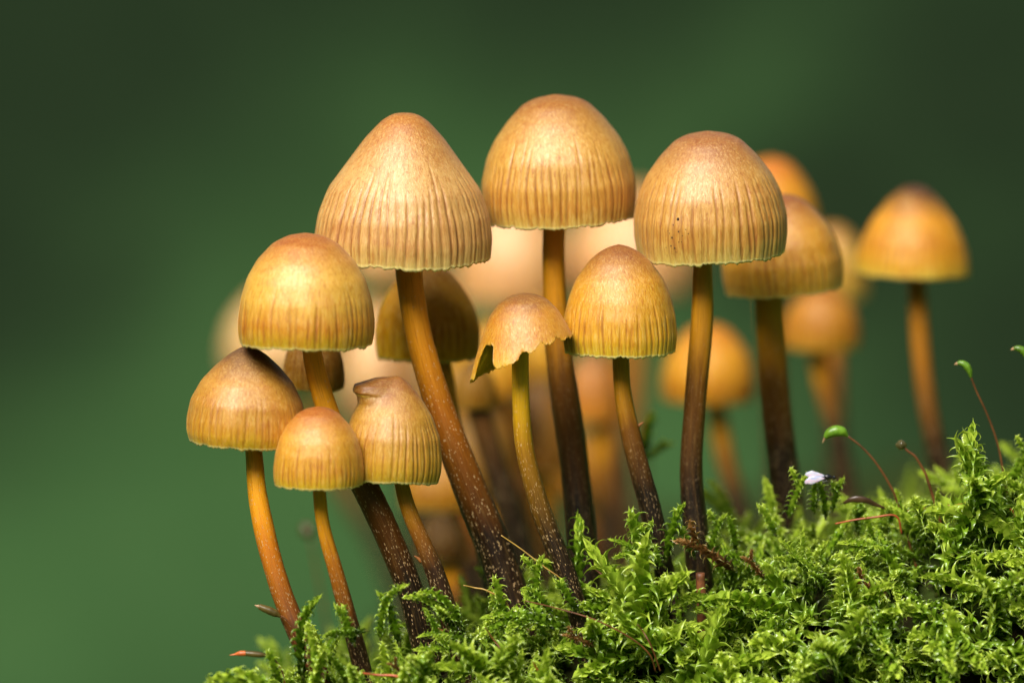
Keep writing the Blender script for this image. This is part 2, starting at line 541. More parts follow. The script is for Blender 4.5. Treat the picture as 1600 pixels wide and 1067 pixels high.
def make_cap(R, H, kind, seed, segs, rows, lines=52, amp=1.0, tend=None, rmod=None, jag=1.0, stria_from=0.45):
    rs = np.random.RandomState(seed)
    th = np.linspace(0, 2 * math.pi, segs, endpoint=False)
    r0, t0 = smooth_profile(kind, rows)
    te = np.ones(segs) if tend is None else tend(th)
    tt = t0[:, None] * te[None, :]
    rr = np.interp(tt.ravel(), t0, r0).reshape(tt.shape)
    # grooves over the gills, unevenly spaced, each with its own reach
    cen = (np.arange(lines) + rs.uniform(-0.30, 0.30, lines)) * 2 * math.pi / lines
    start = stria_from + rs.uniform(-0.16, 0.14, lines)
    dep = rs.uniform(0.45, 1.0, lines)
    wid = 2 * math.pi / lines * rs.uniform(0.11, 0.18, lines)
    S = np.zeros_like(tt)
    wig = rs.uniform(-0.02, 0.02, lines)
    for c, a, dd, w in zip(cen, start, dep, wid):
        da = (th[None, :] - c - 0.012 * np.sin(tt * 9 + c * 7) + math.pi) % (2 * math.pi) - math.pi
        up = np.clip((tt - a) / 0.22, 0, 1)
        up = up * up * (3 - 2 * up)
        fade = 1 - 0.55 * np.clip((tt - 0.90) / 0.1, 0, 1)
        S = np.maximum(S, np.exp(-(da / w) ** 2) * dd * up * fade)
    big = 0.026 * nz(th, seed + 5, (2, 3, 4, 5)) + 0.007 * nz(th, seed + 6, (7, 9, 12))
    r = R * rr * (1 + big[None, :] * np.clip(tt * 1.5, 0, 1) - 0.026 * amp * S)
    z = -H * tt
    und = 0.006 * nz(th, seed + 11, (9, 13, 17, 21))[None, :] * np.clip((tt - 0.35) / 0.5, 0, 1)
    r = r * (1 + und)
    z = z - H * 0.012 * nz(th, seed + 9, (1, 2, 3, 4))[None, :] * tt ** 3
    # torn, toothed edge
    edge = np.clip((t0 - 0.955) / 0.045, 0, 1)[:, None]
    tooth = 0.5 * rs.uniform(-1, 1, segs) + 0.9 * nz(th, seed + 3, (37, 53, 71, 90, 23)) + 1.1 * nz(th, seed + 4, (11, 14, 19))
    z = z - edge * (0.009 * jag * tooth)[None, :] * (R / 0.6)
    if rmod is not None:
        r, z = rmod(th[None, :] + 0 * tt, tt, r, z)
    xo, yo = r * np.cos(th)[None, :], r * np.sin(th)[None, :]
    outer = np.stack([xo, yo, z], -1)
    thick = 0.035 * R
    idx = np.linspace(rows - 1, 3, max(8, rows // 4)).astype(int)
    fr = np.ones((len(idx), 1))
    ri = np.maximum(r[idx] - thick * (0.4 + 0.6 * np.clip((rows - 1 - idx) / 6.0, 0, 1))[:, None], 0.004)
    zi = z[idx] - thick * np.clip((1 - t0[idx]) * 1.6, 0, 1)[:, None]
    zi[0] = z[-1] + 0.002
    inner = np.stack([ri * np.cos(th)[None, :], ri * np.sin(th)[None, :], zi], -1)
    allv = np.concatenate([outer, inner])
    nr = len(allv)
    rel = t0[:, None] * np.ones_like(tt) * 0.35 + tt * 0.65 if tend is not None else tt
    tcol = np.concatenate([rel, np.full((len(idx), segs), 0.96)])
    scol = np.concatenate([S, np.zeros((len(idx), segs))])
    fib = np.stack([np.cos(th)[None, :] + 0 * tcol, np.sin(th)[None, :] + 0 * tcol, tcol], -1)
    # fibre coordinates shrink towards the top so that the fibres close up there
    sh = np.clip(np.concatenate([rr, rr[idx]]), 0.06, 1)[:, :, None] ** 0.75
    fib[:, :, :2] *= sh
    me = build_mesh('cap', allv.reshape(-1, 3), grid_faces(nr, segs, True),
                    {'t': tcol.ravel(), 'stria': scol.ravel(), 'fib': fib.reshape(-1, 3)})
    # gills: wedges that hang from the inner face
    ng = lines
    Vg, Fg = [], []
    sel = idx[::-1]
    sel = [i for i in sel if 0.18 < t0[i] < 0.985]
    for kx in range(ng):
        j = int(kx * segs / ng)
        a = th[j]
        base = len(Vg)
        da = 0.22 * 2 * math.pi / ng
        for i in sel:
            rg = max(r[i, j] - thick, 0.03)
            zg = z[i, j] - thick * min(1, (1 - t0[i]) * 1.6)
            depth = 0.30 * R * min(1.0, (1.0 - t0[i]) * 3.0 + 0.12)
            for q, sg in ((rg, -da), (rg, da)):
                Vg.append((q * math.cos(a + sg), q * math.sin(a + sg), zg + 0.01))
            re = max(rg - depth, 0.12 * R)
            Vg.append((re * math.cos(a), re * math.sin(a), zg - 0.02 * R))
        for q in range(len(sel) - 1):
            b = base + q * 3
            c = b + 3
            Fg += [(b, b + 2, c + 2), (b, c + 2, c), (b + 1, c + 2, b + 2), (b + 1, c + 1, c + 2)]
    gm = build_mesh('gills', np.array(Vg), np.array(Fg))
    return me, gm


def mushroom(label, cx, top, rim, half, Y, stem, cols, kind='bell', seed=1, tilt=(0, 0), sharp=True, dy=0.0, lines=52,
             stem_cols=((196, 126, 22), (120, 66, 14), (36, 18, 8)), amp=1.0, jag=1.0, tend=None, rmod=None,
             stria=0.95, group=None, apex_dx=0, fleck=1.0, stria_from=0.45, flakes=(), top_in=0.55, gloss=1.0, blue=0.30):
    """stem: list of (px, py, width px) from the rim downwards; the last direction goes on into the moss"""
    s = cmpx(Y)
    R = half * s
    el = PITCH + (rim - 533) * KPX
    H = ((rim - top) * s - R * math.sin(el)) / math.cos(el)
    apex = P(cx + apex_dx, top, Y)
    rot = Euler((math.radians(tilt[0]), math.radians(tilt[1]), 0)).to_matrix()
    pts = [(apex + rot @ Vector((0, 0, -H * top_in)))]
    rad = [stem[0][2] * s * 0.5]
    n = len(stem)
    for i, (px, py, w) in enumerate(stem):
        yy = Y + dy * (i + 1) / n
        pts.append(P(px, py, yy))
        rad.append(w * cmpx(yy) * 0.5)
    # go on down until the stem is in the ground
    d = (pts[-1] - pts[-2]).normalized()
    if d.z > -0.5:
        d = Vector((d.x, d.y, -0.7)).normalized()
    vis = len(pts)
    p = pts[-1].copy()
    k = 0
    while p.z > float(terrain(p.x, p.y)) - 0.18 and k < 400:
        p = p + d * 0.05
        d = (d + Vector((0, 0, -0.02))).normalized()
        k += 1
    if k:
        if k > 8:
            m_ = pts[-1] + (p - pts[-1]) * 0.5
            pts.append(m_)
            rad.append(rad[-1] * 1.02)
        pts.append(p.copy())
        rad.append(rad[-1] * 1.04)
    base = pts[-1].copy()
    root = empty('mushroom', base)
    tag(root, label, 'mushroom', group)
    rows = 70 if sharp else 24
    sides = 28 if sharp else 16
    path, L = spline([q - base for q in pts], rows)
    # radius along the length
    A = np.array([tuple(q) for q in pts])
    dd = np.concatenate([[0], np.cumsum(np.linalg.norm(np.diff(A, axis=0), axis=1))])
    rq = np.interp(np.linspace(0, dd[-1], rows), dd, rad)
    rs = np.random.RandomState(seed + 77)
    th = np.linspace(0, 2 * math.pi, sides, endpoint=False)
    wob = np.interp(np.arange(rows), np.linspace(0, rows - 1, 9), rs.uniform(-0.05, 0.05, 9))
    rg = (rq * (1 + wob))[:, None] * (1 + 0.03 * nz(th, seed, (2, 3, 5)))[None, :] * (1 + (0.018 if sharp else 0) * rs.uniform(-1, 1, (rows, sides)))
    Vs, Fs, _ = tube_grid(path, rg, sides)
    rel = np.linspace(0, 1, rows)
    v_end = dd[vis - 1] / dd[-1]
    v_sta = dd[1] / dd[-1]
    v = np.clip((rel - v_sta) / max(v_end - v_sta, 0.05), 0, 1)
    v = np.concatenate([v[:1], v, v[-1:]])
    vv = np.repeat(v, sides)
    ln = np.concatenate([[0], rel * L, [L]])
    tube = np.stack([np.tile(np.cos(th), rows + 2), np.tile(np.sin(th), rows + 2), np.repeat(ln, sides)], -1)
    st = add('stem', build_mesh('stem', Vs, Fs, {'v': vv, 'tube': tube}), stem_material(*stem_cols, seed, fleck), root)
    for (f, sd) in flakes:                        # small torn scales that stand off the stem
        i = int(f * (rows - 1))
        c = path[i]
        out = np.array([sd, -0.15, 0.0])
        r_ = rq[i]
        b0 = c + out * r_ * 0.8
        F_, L_ = spline([Vector(b0 + np.array([0, 0, -0.03])), Vector(b0 + out * 0.035), Vector(b0 + out * 0.075 + np.array([0, 0, 0.028]))], 7)
        Vv, Ff, _ = tube_grid(F_, np.linspace(0.026, 0.003, 7), 8, 0.6)
        add('scale', build_mesh('scale', Vv, Ff), SCALE_MAT, root)
    me, gm = make_cap(R, H, kind, seed, 400 if sharp else 120, 84 if sharp else 36, lines, amp, tend, rmod, jag, stria_from)
    co_ = add('cap', me, cap_material(*cols, seed, stria, gloss, blue), root, apex - base)
    co_.rotation_euler = Euler((math.radians(tilt[0]), math.radians(tilt[1]), 0))
    add('gills', gm, gill_material(cols[3]), co_)
    return root


SCALE_MAT = plain('stem_scale', lin((150, 90, 30)), 0.6)

# --- edges of the two damaged caps


def ragged_tend(th):
    """short at the front with scallops, long at the left"""
    a = (th + 2 * math.pi) % (2 * math.pi)          # 0 right, pi/2 back, pi left, 3pi/2 front
    k = np.array([0, 0.6, 1.4, 1.9, 2.4, 2.9, 3.2, 3.45, 3.52, 3.62, 3.92, 3.98, 4.08, 4.25, 4.6, 4.9, 5.3, 5.7, 6.0, 6.2832])
    v = np.array([.60, .60, .66, .92, 1.0, 1.04, 1.02, .98, .70, .56, .58, .78, .82, .78, .64, .57, .53, .53, .58, .60])
    w = np.interp(a, k, v)
    sc1 = -0.085 * np.abs(np.sin(a * 7.5)) * np.clip((a - 4.0) / 0.4, 0, 1) * np.clip((6.1 - a) / 0.3, 0, 1)
    return w + sc1 * -1.0 * 0.9 - 0.02


def bitten(th, t, r, z):
    """a bite out of the upper left side under a lip of the top"""
    da = (th - 3.28 + math.pi) % (2 * math.pi) - math.pi
    side = np.exp(-(np.abs(da) / 0.75) ** 3)
    R = r.max()
    want = R * np.interp(t, [0, .03, .10, .165, .19, .28, .40, .58, .66, .72, 1], [0.01, .44, .84, .88, .78, .75, .86, .97, .95, .86, .87])
    rough = 0.014 * R * np.sin(da * 19 + t * 37) * np.exp(-((t - 0.22) / 0.08) ** 2)
    return r * (1 - side) + (want + rough) * side, z


S_DARK = ((190, 130, 14), (120, 74, 10), (38, 22, 7))
S_DEEP = ((178, 122, 14), (96, 58, 9), (26, 15, 6))
S_HONEY = ((190, 122, 24), (140, 76, 16), (60, 30, 10))

mushroom('large pale tan conical mushroom with flat nipple top and long leaning stem', 633, 177, 414, 139, 0.30,
         [(638, 415, 42), (655, 525, 42), (690, 645, 45), (733, 760, 52), (770, 850, 58), (790, 905, 60)],
         ((178, 116, 42), (205, 158, 98), (198, 152, 92), (205, 186, 112)), 'cone', 3, (4, 1), blue=0.75, lines=58, amp=1.0, stria_from=0.36,
         stem_cols=((190, 126, 14), (140, 80, 12), (36, 20, 8)))
mushroom('tallest golden bell mushroom between the large cone and the speckled cap', 868, 148, 351, 121, 1.05,
         [(866, 352, 36), (866, 440, 37), (874, 555, 42), (893, 690, 46), (905, 790, 48), (912, 870, 50)],
         ((160, 102, 32), (204, 154, 76), (202, 148, 64), (212, 184, 100)), 'bell', 7, (4, -2), blue=0.6, lines=60, amp=0.9, stria_from=0.38,
         stem_cols=((190, 128, 14), (92, 54, 9), (20, 11, 6)), fleck=0.25)
c_root = mushroom('tan bell mushroom with a cluster of dark specks near its rim', 1105, 205, 406, 121, 0.50,
         [(1098, 406, 29), (1097, 500, 33), (1086, 630, 34), (1080, 740, 36), (1088, 835, 40)],
         ((156, 100, 54), (200, 148, 78), (194, 146, 70), (205, 188, 108)), 'bell', 13, (5, -2), blue=0.65, lines=58, amp=0.9, stria_from=0.38,
         stem_cols=S_DEEP, fleck=0.25)
mushroom('glossy golden mushroom with shining pale dome above the pointed brown cap', 478, 364, 546, 108, -0.62,
         [(487, 546, 29), (500, 605, 32), (530, 690, 36), (575, 770, 42), (612, 850, 44), (642, 925, 44), (656, 975, 44)],
         ((172, 100, 20), (220, 168, 76), (204, 142, 20), (196, 170, 20)), 'dome', 19, (2, 1), blue=0.55, lines=50, amp=0.8, dy=0.25,
         stem_cols=((204, 142, 16), (112, 64, 10), (28, 15, 7)), stria_from=0.55)
mushroom('brown pointed mushroom with dark tip and slender orange stem', 394, 540, 701, 94, -0.50,
         [(396, 701, 27), (402, 770, 30), (418, 850, 33), (440, 925, 35), (462, 980, 35), (486, 1030, 34)],
         ((96, 58, 28), (192, 136, 62), (198, 144, 36), (204, 174, 34)), 'peak', 23, (2, 2), lines=46, amp=0.6, dy=-0.25, apex_dx=-6,
         stem_cols=((206, 142, 16), (172, 100, 16), (92, 48, 14)), stria=0.6, stria_from=0.55)
mushroom('small golden mushroom standing in front of the brown pointed one', 497, 635, 766, 71, -0.95,
         [(499, 766, 20), (506, 825, 21), (524, 890, 23), (542, 955, 25), (560, 1020, 27)],
         ((172, 96, 24), (212, 150, 40), (208, 150, 24), (214, 182, 24)), 'dome', 29, (1, 0), lines=44, amp=0.8, dy=0.1,
         stem_cols=((204, 140, 16), (140, 82, 12), (44, 22, 8)), stria_from=0.55)
mushroom('torn mushroom with a bite missing from its upper side', 634, 587, 758, 76, -0.55,
         [(628, 757, 23), (642, 805, 25), (666, 860, 28), (686, 912, 30)],
         ((146, 90, 32), (192, 140, 56), (198, 150, 44), (190, 160, 36)), 'peak', 31, (1, 3), blue=0.35, lines=40, amp=1.3, rmod=bitten, apex_dx=-14,
         stem_cols=((172, 116, 14), (122, 74, 12), (50, 28, 10)), stria=0.65, stria_from=0.40,
         flakes=((0.72, -1), (0.62, -1), (0.46, -1)))
mushroom('small mushroom with ragged scalloped rim hanging lower on one side', 815, 458, 596, 90, -0.20,
         [(814, 545, 25), (814, 620, 26), (820, 700, 28), (840, 780, 30), (862, 840, 32), (884, 895, 34)],
         ((138, 88, 44), (202, 138, 36), (220, 162, 12), (224, 178, 8)), 'flare', 37, (2, -6), lines=26, amp=0.1, tend=ragged_tend, jag=1.6,
         stem_cols=((190, 148, 14), (130, 90, 12), (30, 16, 7)), stria=0.12, top_in=0.35)
mushroom('yellow gold mushroom with ribbed lower half beside the ragged one', 967, 382, 558, 91, 0.20,
         [(970, 560, 26), (974, 620, 28), (988, 690, 31), (1003, 745, 32), (1018, 800, 32)],
         ((138, 80, 32), (212, 152, 40), (214, 162, 28), (212, 186, 54)), 'round_peak', 41, (2, -1), lines=50, amp=1.1,
         stem_cols=S_DEEP, fleck=0.5, flakes=((0.36, 1),), stria_from=0.55)

# --- out of focus, behind
mushroom('dark olive mushroom in the shade of the large cone', 667, 412, 566, 82, 2.0,
         [(690, 566, 30), (705, 660, 32), (735, 760, 34), (760, 850, 36)],
         ((120, 78, 6), (184, 130, 6), (190, 146, 8), (196, 160, 12)), 'bell', 43, (2, 0), sharp=False, lines=40, stem_cols=S_DARK, gloss=0.2)
mushroom('amber mushroom half covered by the speckled one', 1213, 303, 461, 95, 2.4,
         [(1202, 461, 44), (1206, 550, 46), (1214, 650, 48), (1226, 750, 50)],
         ((140, 78, 30), (202, 142, 40), (192, 142, 36), (206, 168, 70)), 'bell', 47, (4, -5), sharp=True, lines=44, stem_cols=S_DARK)
mushroom('orange mushroom cap peeking up behind the speckled one', 1205, 246, 392, 74, 9.0,
         [(1200, 392, 34), (1205, 520, 34), (1215, 700, 38)],
         ((188, 106, 20), (210, 142, 18), (210, 144, 22), (212, 162, 44)), 'bell', 53, (2, 0), gloss=0.4, sharp=False, lines=40)
mushroom('solitary amber mushroom with dark brown crown standing apart', 1430, 289, 434, 90, 5.5,
         [(1432, 435, 29), (1438, 540, 31), (1450, 640, 32), (1472, 745, 34)],
         ((60, 20, 3), (206, 140, 22), (208, 152, 26), (214, 182, 84)), 'flared', 59, (3, 2), gloss=0.5, sharp=False, lines=46,
         stem_cols=((160, 104, 14), (126, 78, 10), (44, 25, 8)))
mushroom('small blurred amber mushroom tucked under the half covered one', 1284, 445, 548, 60, 9.0,
         [(1278, 549, 28), (1286, 600, 28), (1310, 690, 30)],
         ((146, 88, 14), (176, 116, 14), (174, 120, 16), (194, 152, 52)), 'dome', 61, (2, 0), gloss=0.4, sharp=False, lines=34, stem_cols=S_DARK)
mushroom('pale blurred cap behind the half covered amber one', 1300, 352, 470, 56, 13.0,
         [(1298, 470, 30), (1300, 560, 30), (1306, 700, 32)],
         ((176, 120, 40), (196, 150, 62), (200, 160, 80), (204, 172, 100)), 'bell', 67, (2, 0), sharp=False, lines=34)
mushroom('blurred orange mushroom low between two dark stems', 1107, 506, 632, 73, 9.0,
         [(1118, 632, 30), (1134, 720, 30), (1156, 800, 32)],
         ((188, 118, 20), (204, 142, 26), (184, 124, 16), (176, 124, 18)), 'bell', 71, (2, 0), gloss=0.4, sharp=False, lines=40, stem_cols=S_DARK)
CREAM = ((206, 148, 84), (222, 170, 110), (218, 164, 96), (222, 176, 112))
mushroom('pale peach blurred cap showing between the cone and the tallest one', 800, 300, 478, 92, 22.0,
         [(812, 478, 60), (822, 600, 60), (840, 760, 64)], CREAM, 'bell', 73, sharp=False, blue=0.95, lines=40,
         stem_cols=((200, 138, 34), (150, 90, 18), (70, 38, 10)))
mushroom('pale peach blurred cap behind the tallest and the speckled ones', 990, 292, 462, 104, 23.0,
         [(985, 462, 44), (980, 600, 44), (975, 760, 46)], CREAM, 'bell', 79, sharp=False, blue=0.95, lines=40,
         stem_cols=((200, 132, 40), (160, 92, 24), (70, 38, 10)))
mushroom('pale cream blurred cap behind the glossy golden one', 440, 446, 586, 92, 20.0,
         [(470, 590, 30), (520, 720, 30), (600, 860, 34)], ((198, 150, 80), (226, 186, 122), (226, 184, 122), (226, 184, 122)), 'bell', 83, sharp=False, blue=0.95, lines=40)
mushroom('large pale peach blurred cap behind the torn one', 598, 470, 668, 76, 22.0,
         [(640, 668, 40), (670, 760, 40), (700, 860, 44)], ((214, 166, 104), (226, 180, 122), (222, 172, 108), (220, 164, 92)), 'bell', 89, sharp=False, blue=0.95, lines=40)
mushroom('dark brown ribbed cap half hidden behind the bent golden stem', 490, 510, 612, 50, 1.1,
         [(500, 612, 20), (545, 700, 20), (592, 800, 20), (632, 900, 20), (650, 960, 20)],
         ((90, 56, 8), (120, 78, 8), (124, 86, 8), (130, 96, 10)), 'dome', 97, (2, 0), sharp=False, gloss=0.2, lines=36, stem_cols=S_DEEP)
mushroom('small blurred cream cap behind the large cone', 606, 330, 437, 56, 18.0,
         [(606, 437, 26), (616, 560, 26), (640, 760, 30)], CREAM, 'bell', 101, sharp=False, blue=0.95, lines=36)
mushroom('blurred yellow cap low between the torn and leaning stems', 690, 690, 800, 66, 7.0,
         [(700, 800, 40), (712, 840, 42), (730, 900, 46)],
         ((140, 92, 10), (166, 114, 10), (158, 110, 10), (160, 120, 20)), 'bell', 103, sharp=False, gloss=0.4, lines=36, stem_cols=S_DARK)
mushroom('blurred mauve brown cap beneath the yellow gold one', 926, 548, 662, 44, 11.0,
         [(938, 662, 30), (942, 740, 30), (950, 830, 34)],
         ((140, 92, 70), (176, 110, 56), (200, 126, 40), (196, 128, 40)), 'bell', 107, sharp=False, gloss=0.4, lines=36, stem_cols=S_DARK)
mushroom('blurred ochre cap between the leaning stem and the ragged mushroom', 770, 500, 622, 60, 10.0,
         [(776, 622, 34), (788, 700, 36), (810, 820, 38)],
         ((170, 116, 20), (210, 152, 40), (200, 138, 20), (190, 132, 18)), 'bell', 109, sharp=False, gloss=0.4, lines=36, stem_cols=S_HONEY)

mushroom('blurred dull gold cap low behind the ragged mushroom stem', 838, 590, 742, 58, 11.0,
         [(846, 742, 34), (852, 800, 36), (866, 880, 38)],
         ((110, 72, 16), (146, 98, 16), (140, 92, 14), (136, 92, 16)), 'bell', 113, sharp=False, gloss=0.4, lines=36, stem_cols=S_DARK)
mushroom('blurred olive brown cap low beside the leaning stem', 752, 628, 770, 52, 9.0,
         [(770, 770, 44), (780, 820, 46), (800, 900, 48)],
         ((92, 62, 12), (124, 86, 14), (128, 90, 14), (130, 92, 16)), 'bell', 127, sharp=False, gloss=0.4, lines=36, stem_cols=S_DARK)
mushroom('blurred dark brown mushroom with slanting stem below the olive one', 742, 560, 640, 34, 5.0,
         [(748, 640, 36), (768, 710, 38), (796, 800, 40), (818, 870, 40)],
         ((90, 58, 4), (130, 88, 4), (136, 94, 4), (140, 100, 6)), 'bell', 131, sharp=False, blue=0.1, gloss=0.2, lines=30, stem_cols=((70, 42, 10), (36, 20, 6), (20, 11, 5)))

mushroom('blurred tawny cap at the foot of the tallest mushroom', 812, 700, 824, 60, 12.0,
         [(822, 824, 44), (830, 860, 46), (846, 920, 48)],
         ((96, 62, 10), (130, 86, 12), (124, 80, 10), (120, 80, 12)), 'bell', 137, sharp=False, gloss=0.4, lines=36, stem_cols=S_DARK)
mushroom('blurred bronze cap peeping between the leaning stem and the torn cap', 706, 560, 690, 50, 12.0,
         [(716, 690, 40), (728, 780, 42), (750, 900, 44)],
         ((140, 96, 22), (170, 118, 26), (150, 100, 16), (140, 96, 16)), 'bell', 139, sharp=False, gloss=0.4, lines=36, stem_cols=S_HONEY)

mushroom('blurred golden brown cap low beneath the yellow gold mushroom', 902, 668, 780, 46, 13.0,
         [(910, 780, 36), (916, 830, 38), (930, 900, 40)],
         ((120, 78, 10), (156, 104, 14), (146, 94, 12), (140, 92, 14)), 'bell', 149, sharp=False, gloss=0.3, lines=34, stem_cols=S_HONEY)
mushroom('blurred chestnut cap at the foot of the leaning stem', 690, 800, 880, 40, 6.0,
         [(700, 880, 36), (706, 910, 38), (716, 960, 40)],
         ((52, 30, 3), (66, 40, 3), (64, 40, 3), (62, 40, 4)), 'bell', 151, sharp=False, gloss=0.1, blue=0.1, lines=34, stem_cols=S_DARK)
mushroom('blurred honey cap behind the ragged mushroom and the tallest stem', 842, 470, 590, 48, 15.0,
         [(850, 590, 40), (854, 680, 42), (860, 820, 44)],
         ((186, 130, 30), (212, 156, 50), (206, 146, 26), (200, 140, 22)), 'bell', 157, sharp=False, gloss=0.5, lines=34, stem_cols=S_HONEY)

# cluster of dark specks on the speckled cap
cap_c = [c for c in c_root.children if c.name.startswith('cap')][0]
speck_m = plain('speck', (0.05, 0.022, 0.008), 0.7)
rs = np.random.RandomState(4)
cv = np.zeros(len(cap_c.data.vertices) * 3, dtype=np.float32)
cap_c.data.vertices.foreach_get('co', cv)
cv = cv.reshape(-1, 3)
cmw = np.array(cap_c.parent.location) + 0 * cv[0]
capw = (np.array([list(cap_c.rotation_euler.to_matrix() @ Vector(v)) for v in cv[:84 * 400:1]]) + np.array(cap_c.location) + np.array(cap_c.parent.location))
proj_z = capw - np.array(CAM)
dep = proj_z @ np.array([0, CP, -SP])
ppx = 800 + proj_z[:, 0] / dep / KPX
ppy = 533.5 - (proj_z @ np.array([0, SP, CP])) / dep / KPX
icos = bpy.data.meshes.new('speck')
import bmesh
bm = bmesh.new()
bmesh.ops.create_icosphere(bm, subdivisions=1, radius=1.0)
bm.to_mesh(icos)
bm.free()
icos.materials.append(speck_m)
spots = [(1059, 343, 4.0), (1052, 353, 1.6), (1060, 362, 2.0), (1050, 372, 2.2), (1066, 370, 1.4), (1048, 384, 2.2), (1054, 387, 2.6), (1060, 380, 1.5), (1072, 358, 1.3), (1044, 360, 1.2), (1076, 366, 1.5), (1057, 394, 1.5), (1040, 388, 1.2), (1064, 378, 1.2), (1046, 366, 1.2)]
for (a, b, w) in spots:
    q = np.where(dep < dep.mean(), (ppx - a) ** 2 + (ppy - b) ** 2, 1e9)
    i = int(np.argmin(q))
    o = add('speck', icos, None, cap_c, Vector(cv[i]))
    s = w * 0.006 * 0.6
    o.scale = (s, s, s * 1.2)

# ------------------------------------------------------------------ moss
def leaf_batch(org, T, N, L, W, a0, a1, age, rnd, rows):
    """curled, keeled leaflets. org, T, N: (n,3); the rest (n,)"""
    n = len(org)
    B = np.cross(T, N)
    B /= np.linalg.norm(B, axis=1)[:, None] + 1e-9
    us = np.array([0, .15, .32, .50, .66, .80, .91, 1.0])
    rows = len(us)
    wd = np.interp(us, [0, .15, .32, .50, .66, .8, 1], [.62, .95, 1.0, .72, .34, .13, .03])
    pos = np.array(org, dtype=float)
    Vr = []
    prev = 0
    for i, uu in enumerate(us):
        a = a0 - 0.20 * uu + (a1 - a0) * max(0.0, (uu - 0.50) / 0.50) ** 1.1
        d = np.cos(a)[:, None] * T + np.sin(a)[:, None] * N
        nn = -np.sin(a)[:, None] * T + np.cos(a)[:, None] * N
        pos = pos + d * ((uu - prev) * L)[:, None]
        prev = uu
        w = (W * wd[i])[:, None]
        cup = (W * wd[i] * 0.95)[:, None]
        Vr.append(np.stack([pos - B * w - nn * cup, pos + nn * cup * 0.15, pos + B * w - nn * cup], 1))
    V = np.stack(Vr, 1)                                     # n, rows, 3, 3
    nv = rows * 3
    F = []
    for i in range(rows - 1):
        for j in range(2):
            a = i * 3 + j
            F += [(a, a + 1, a + 4), (a, a + 4, a + 3)]
    F = np.array(F)
    Fa = (F[None] + (np.arange(n) * nv)[:, None, None]).reshape(-1, 3)
    return (V.reshape(-1, 3), Fa, np.repeat(age, nv), np.repeat(rnd, nv), np.tile(np.repeat(us, 3), n))


def rot_axis(v, k, a):
    return v * np.cos(a)[:, None] + np.cross(k, v) * np.sin(a)[:, None] + k * (np.sum(k * v, 1) * (1 - np.cos(a)))[:, None]


def shoot_axis(rs, L, hook, start, d0, side, n=30):
    p = np.array(start, dtype=float)
    d = np.array(d0, dtype=float)
    d /= np.linalg.norm(d)
    side = np.array(side, dtype=float)
    out = [p.copy()]
    wv = rs.uniform(-0.5, 0.5, 3)
    for i in range(n):
        f = i / n
        k = hook * (0.25 + 2.2 * f ** 3)
        d = d + side * k / n + wv * 0.4 * math.sin(f * 5 + wv[0] * 6) / n
        d /= np.linalg.norm(d)
        p = p + d * L / n
        out.append(p.copy())
    return np.array(out)


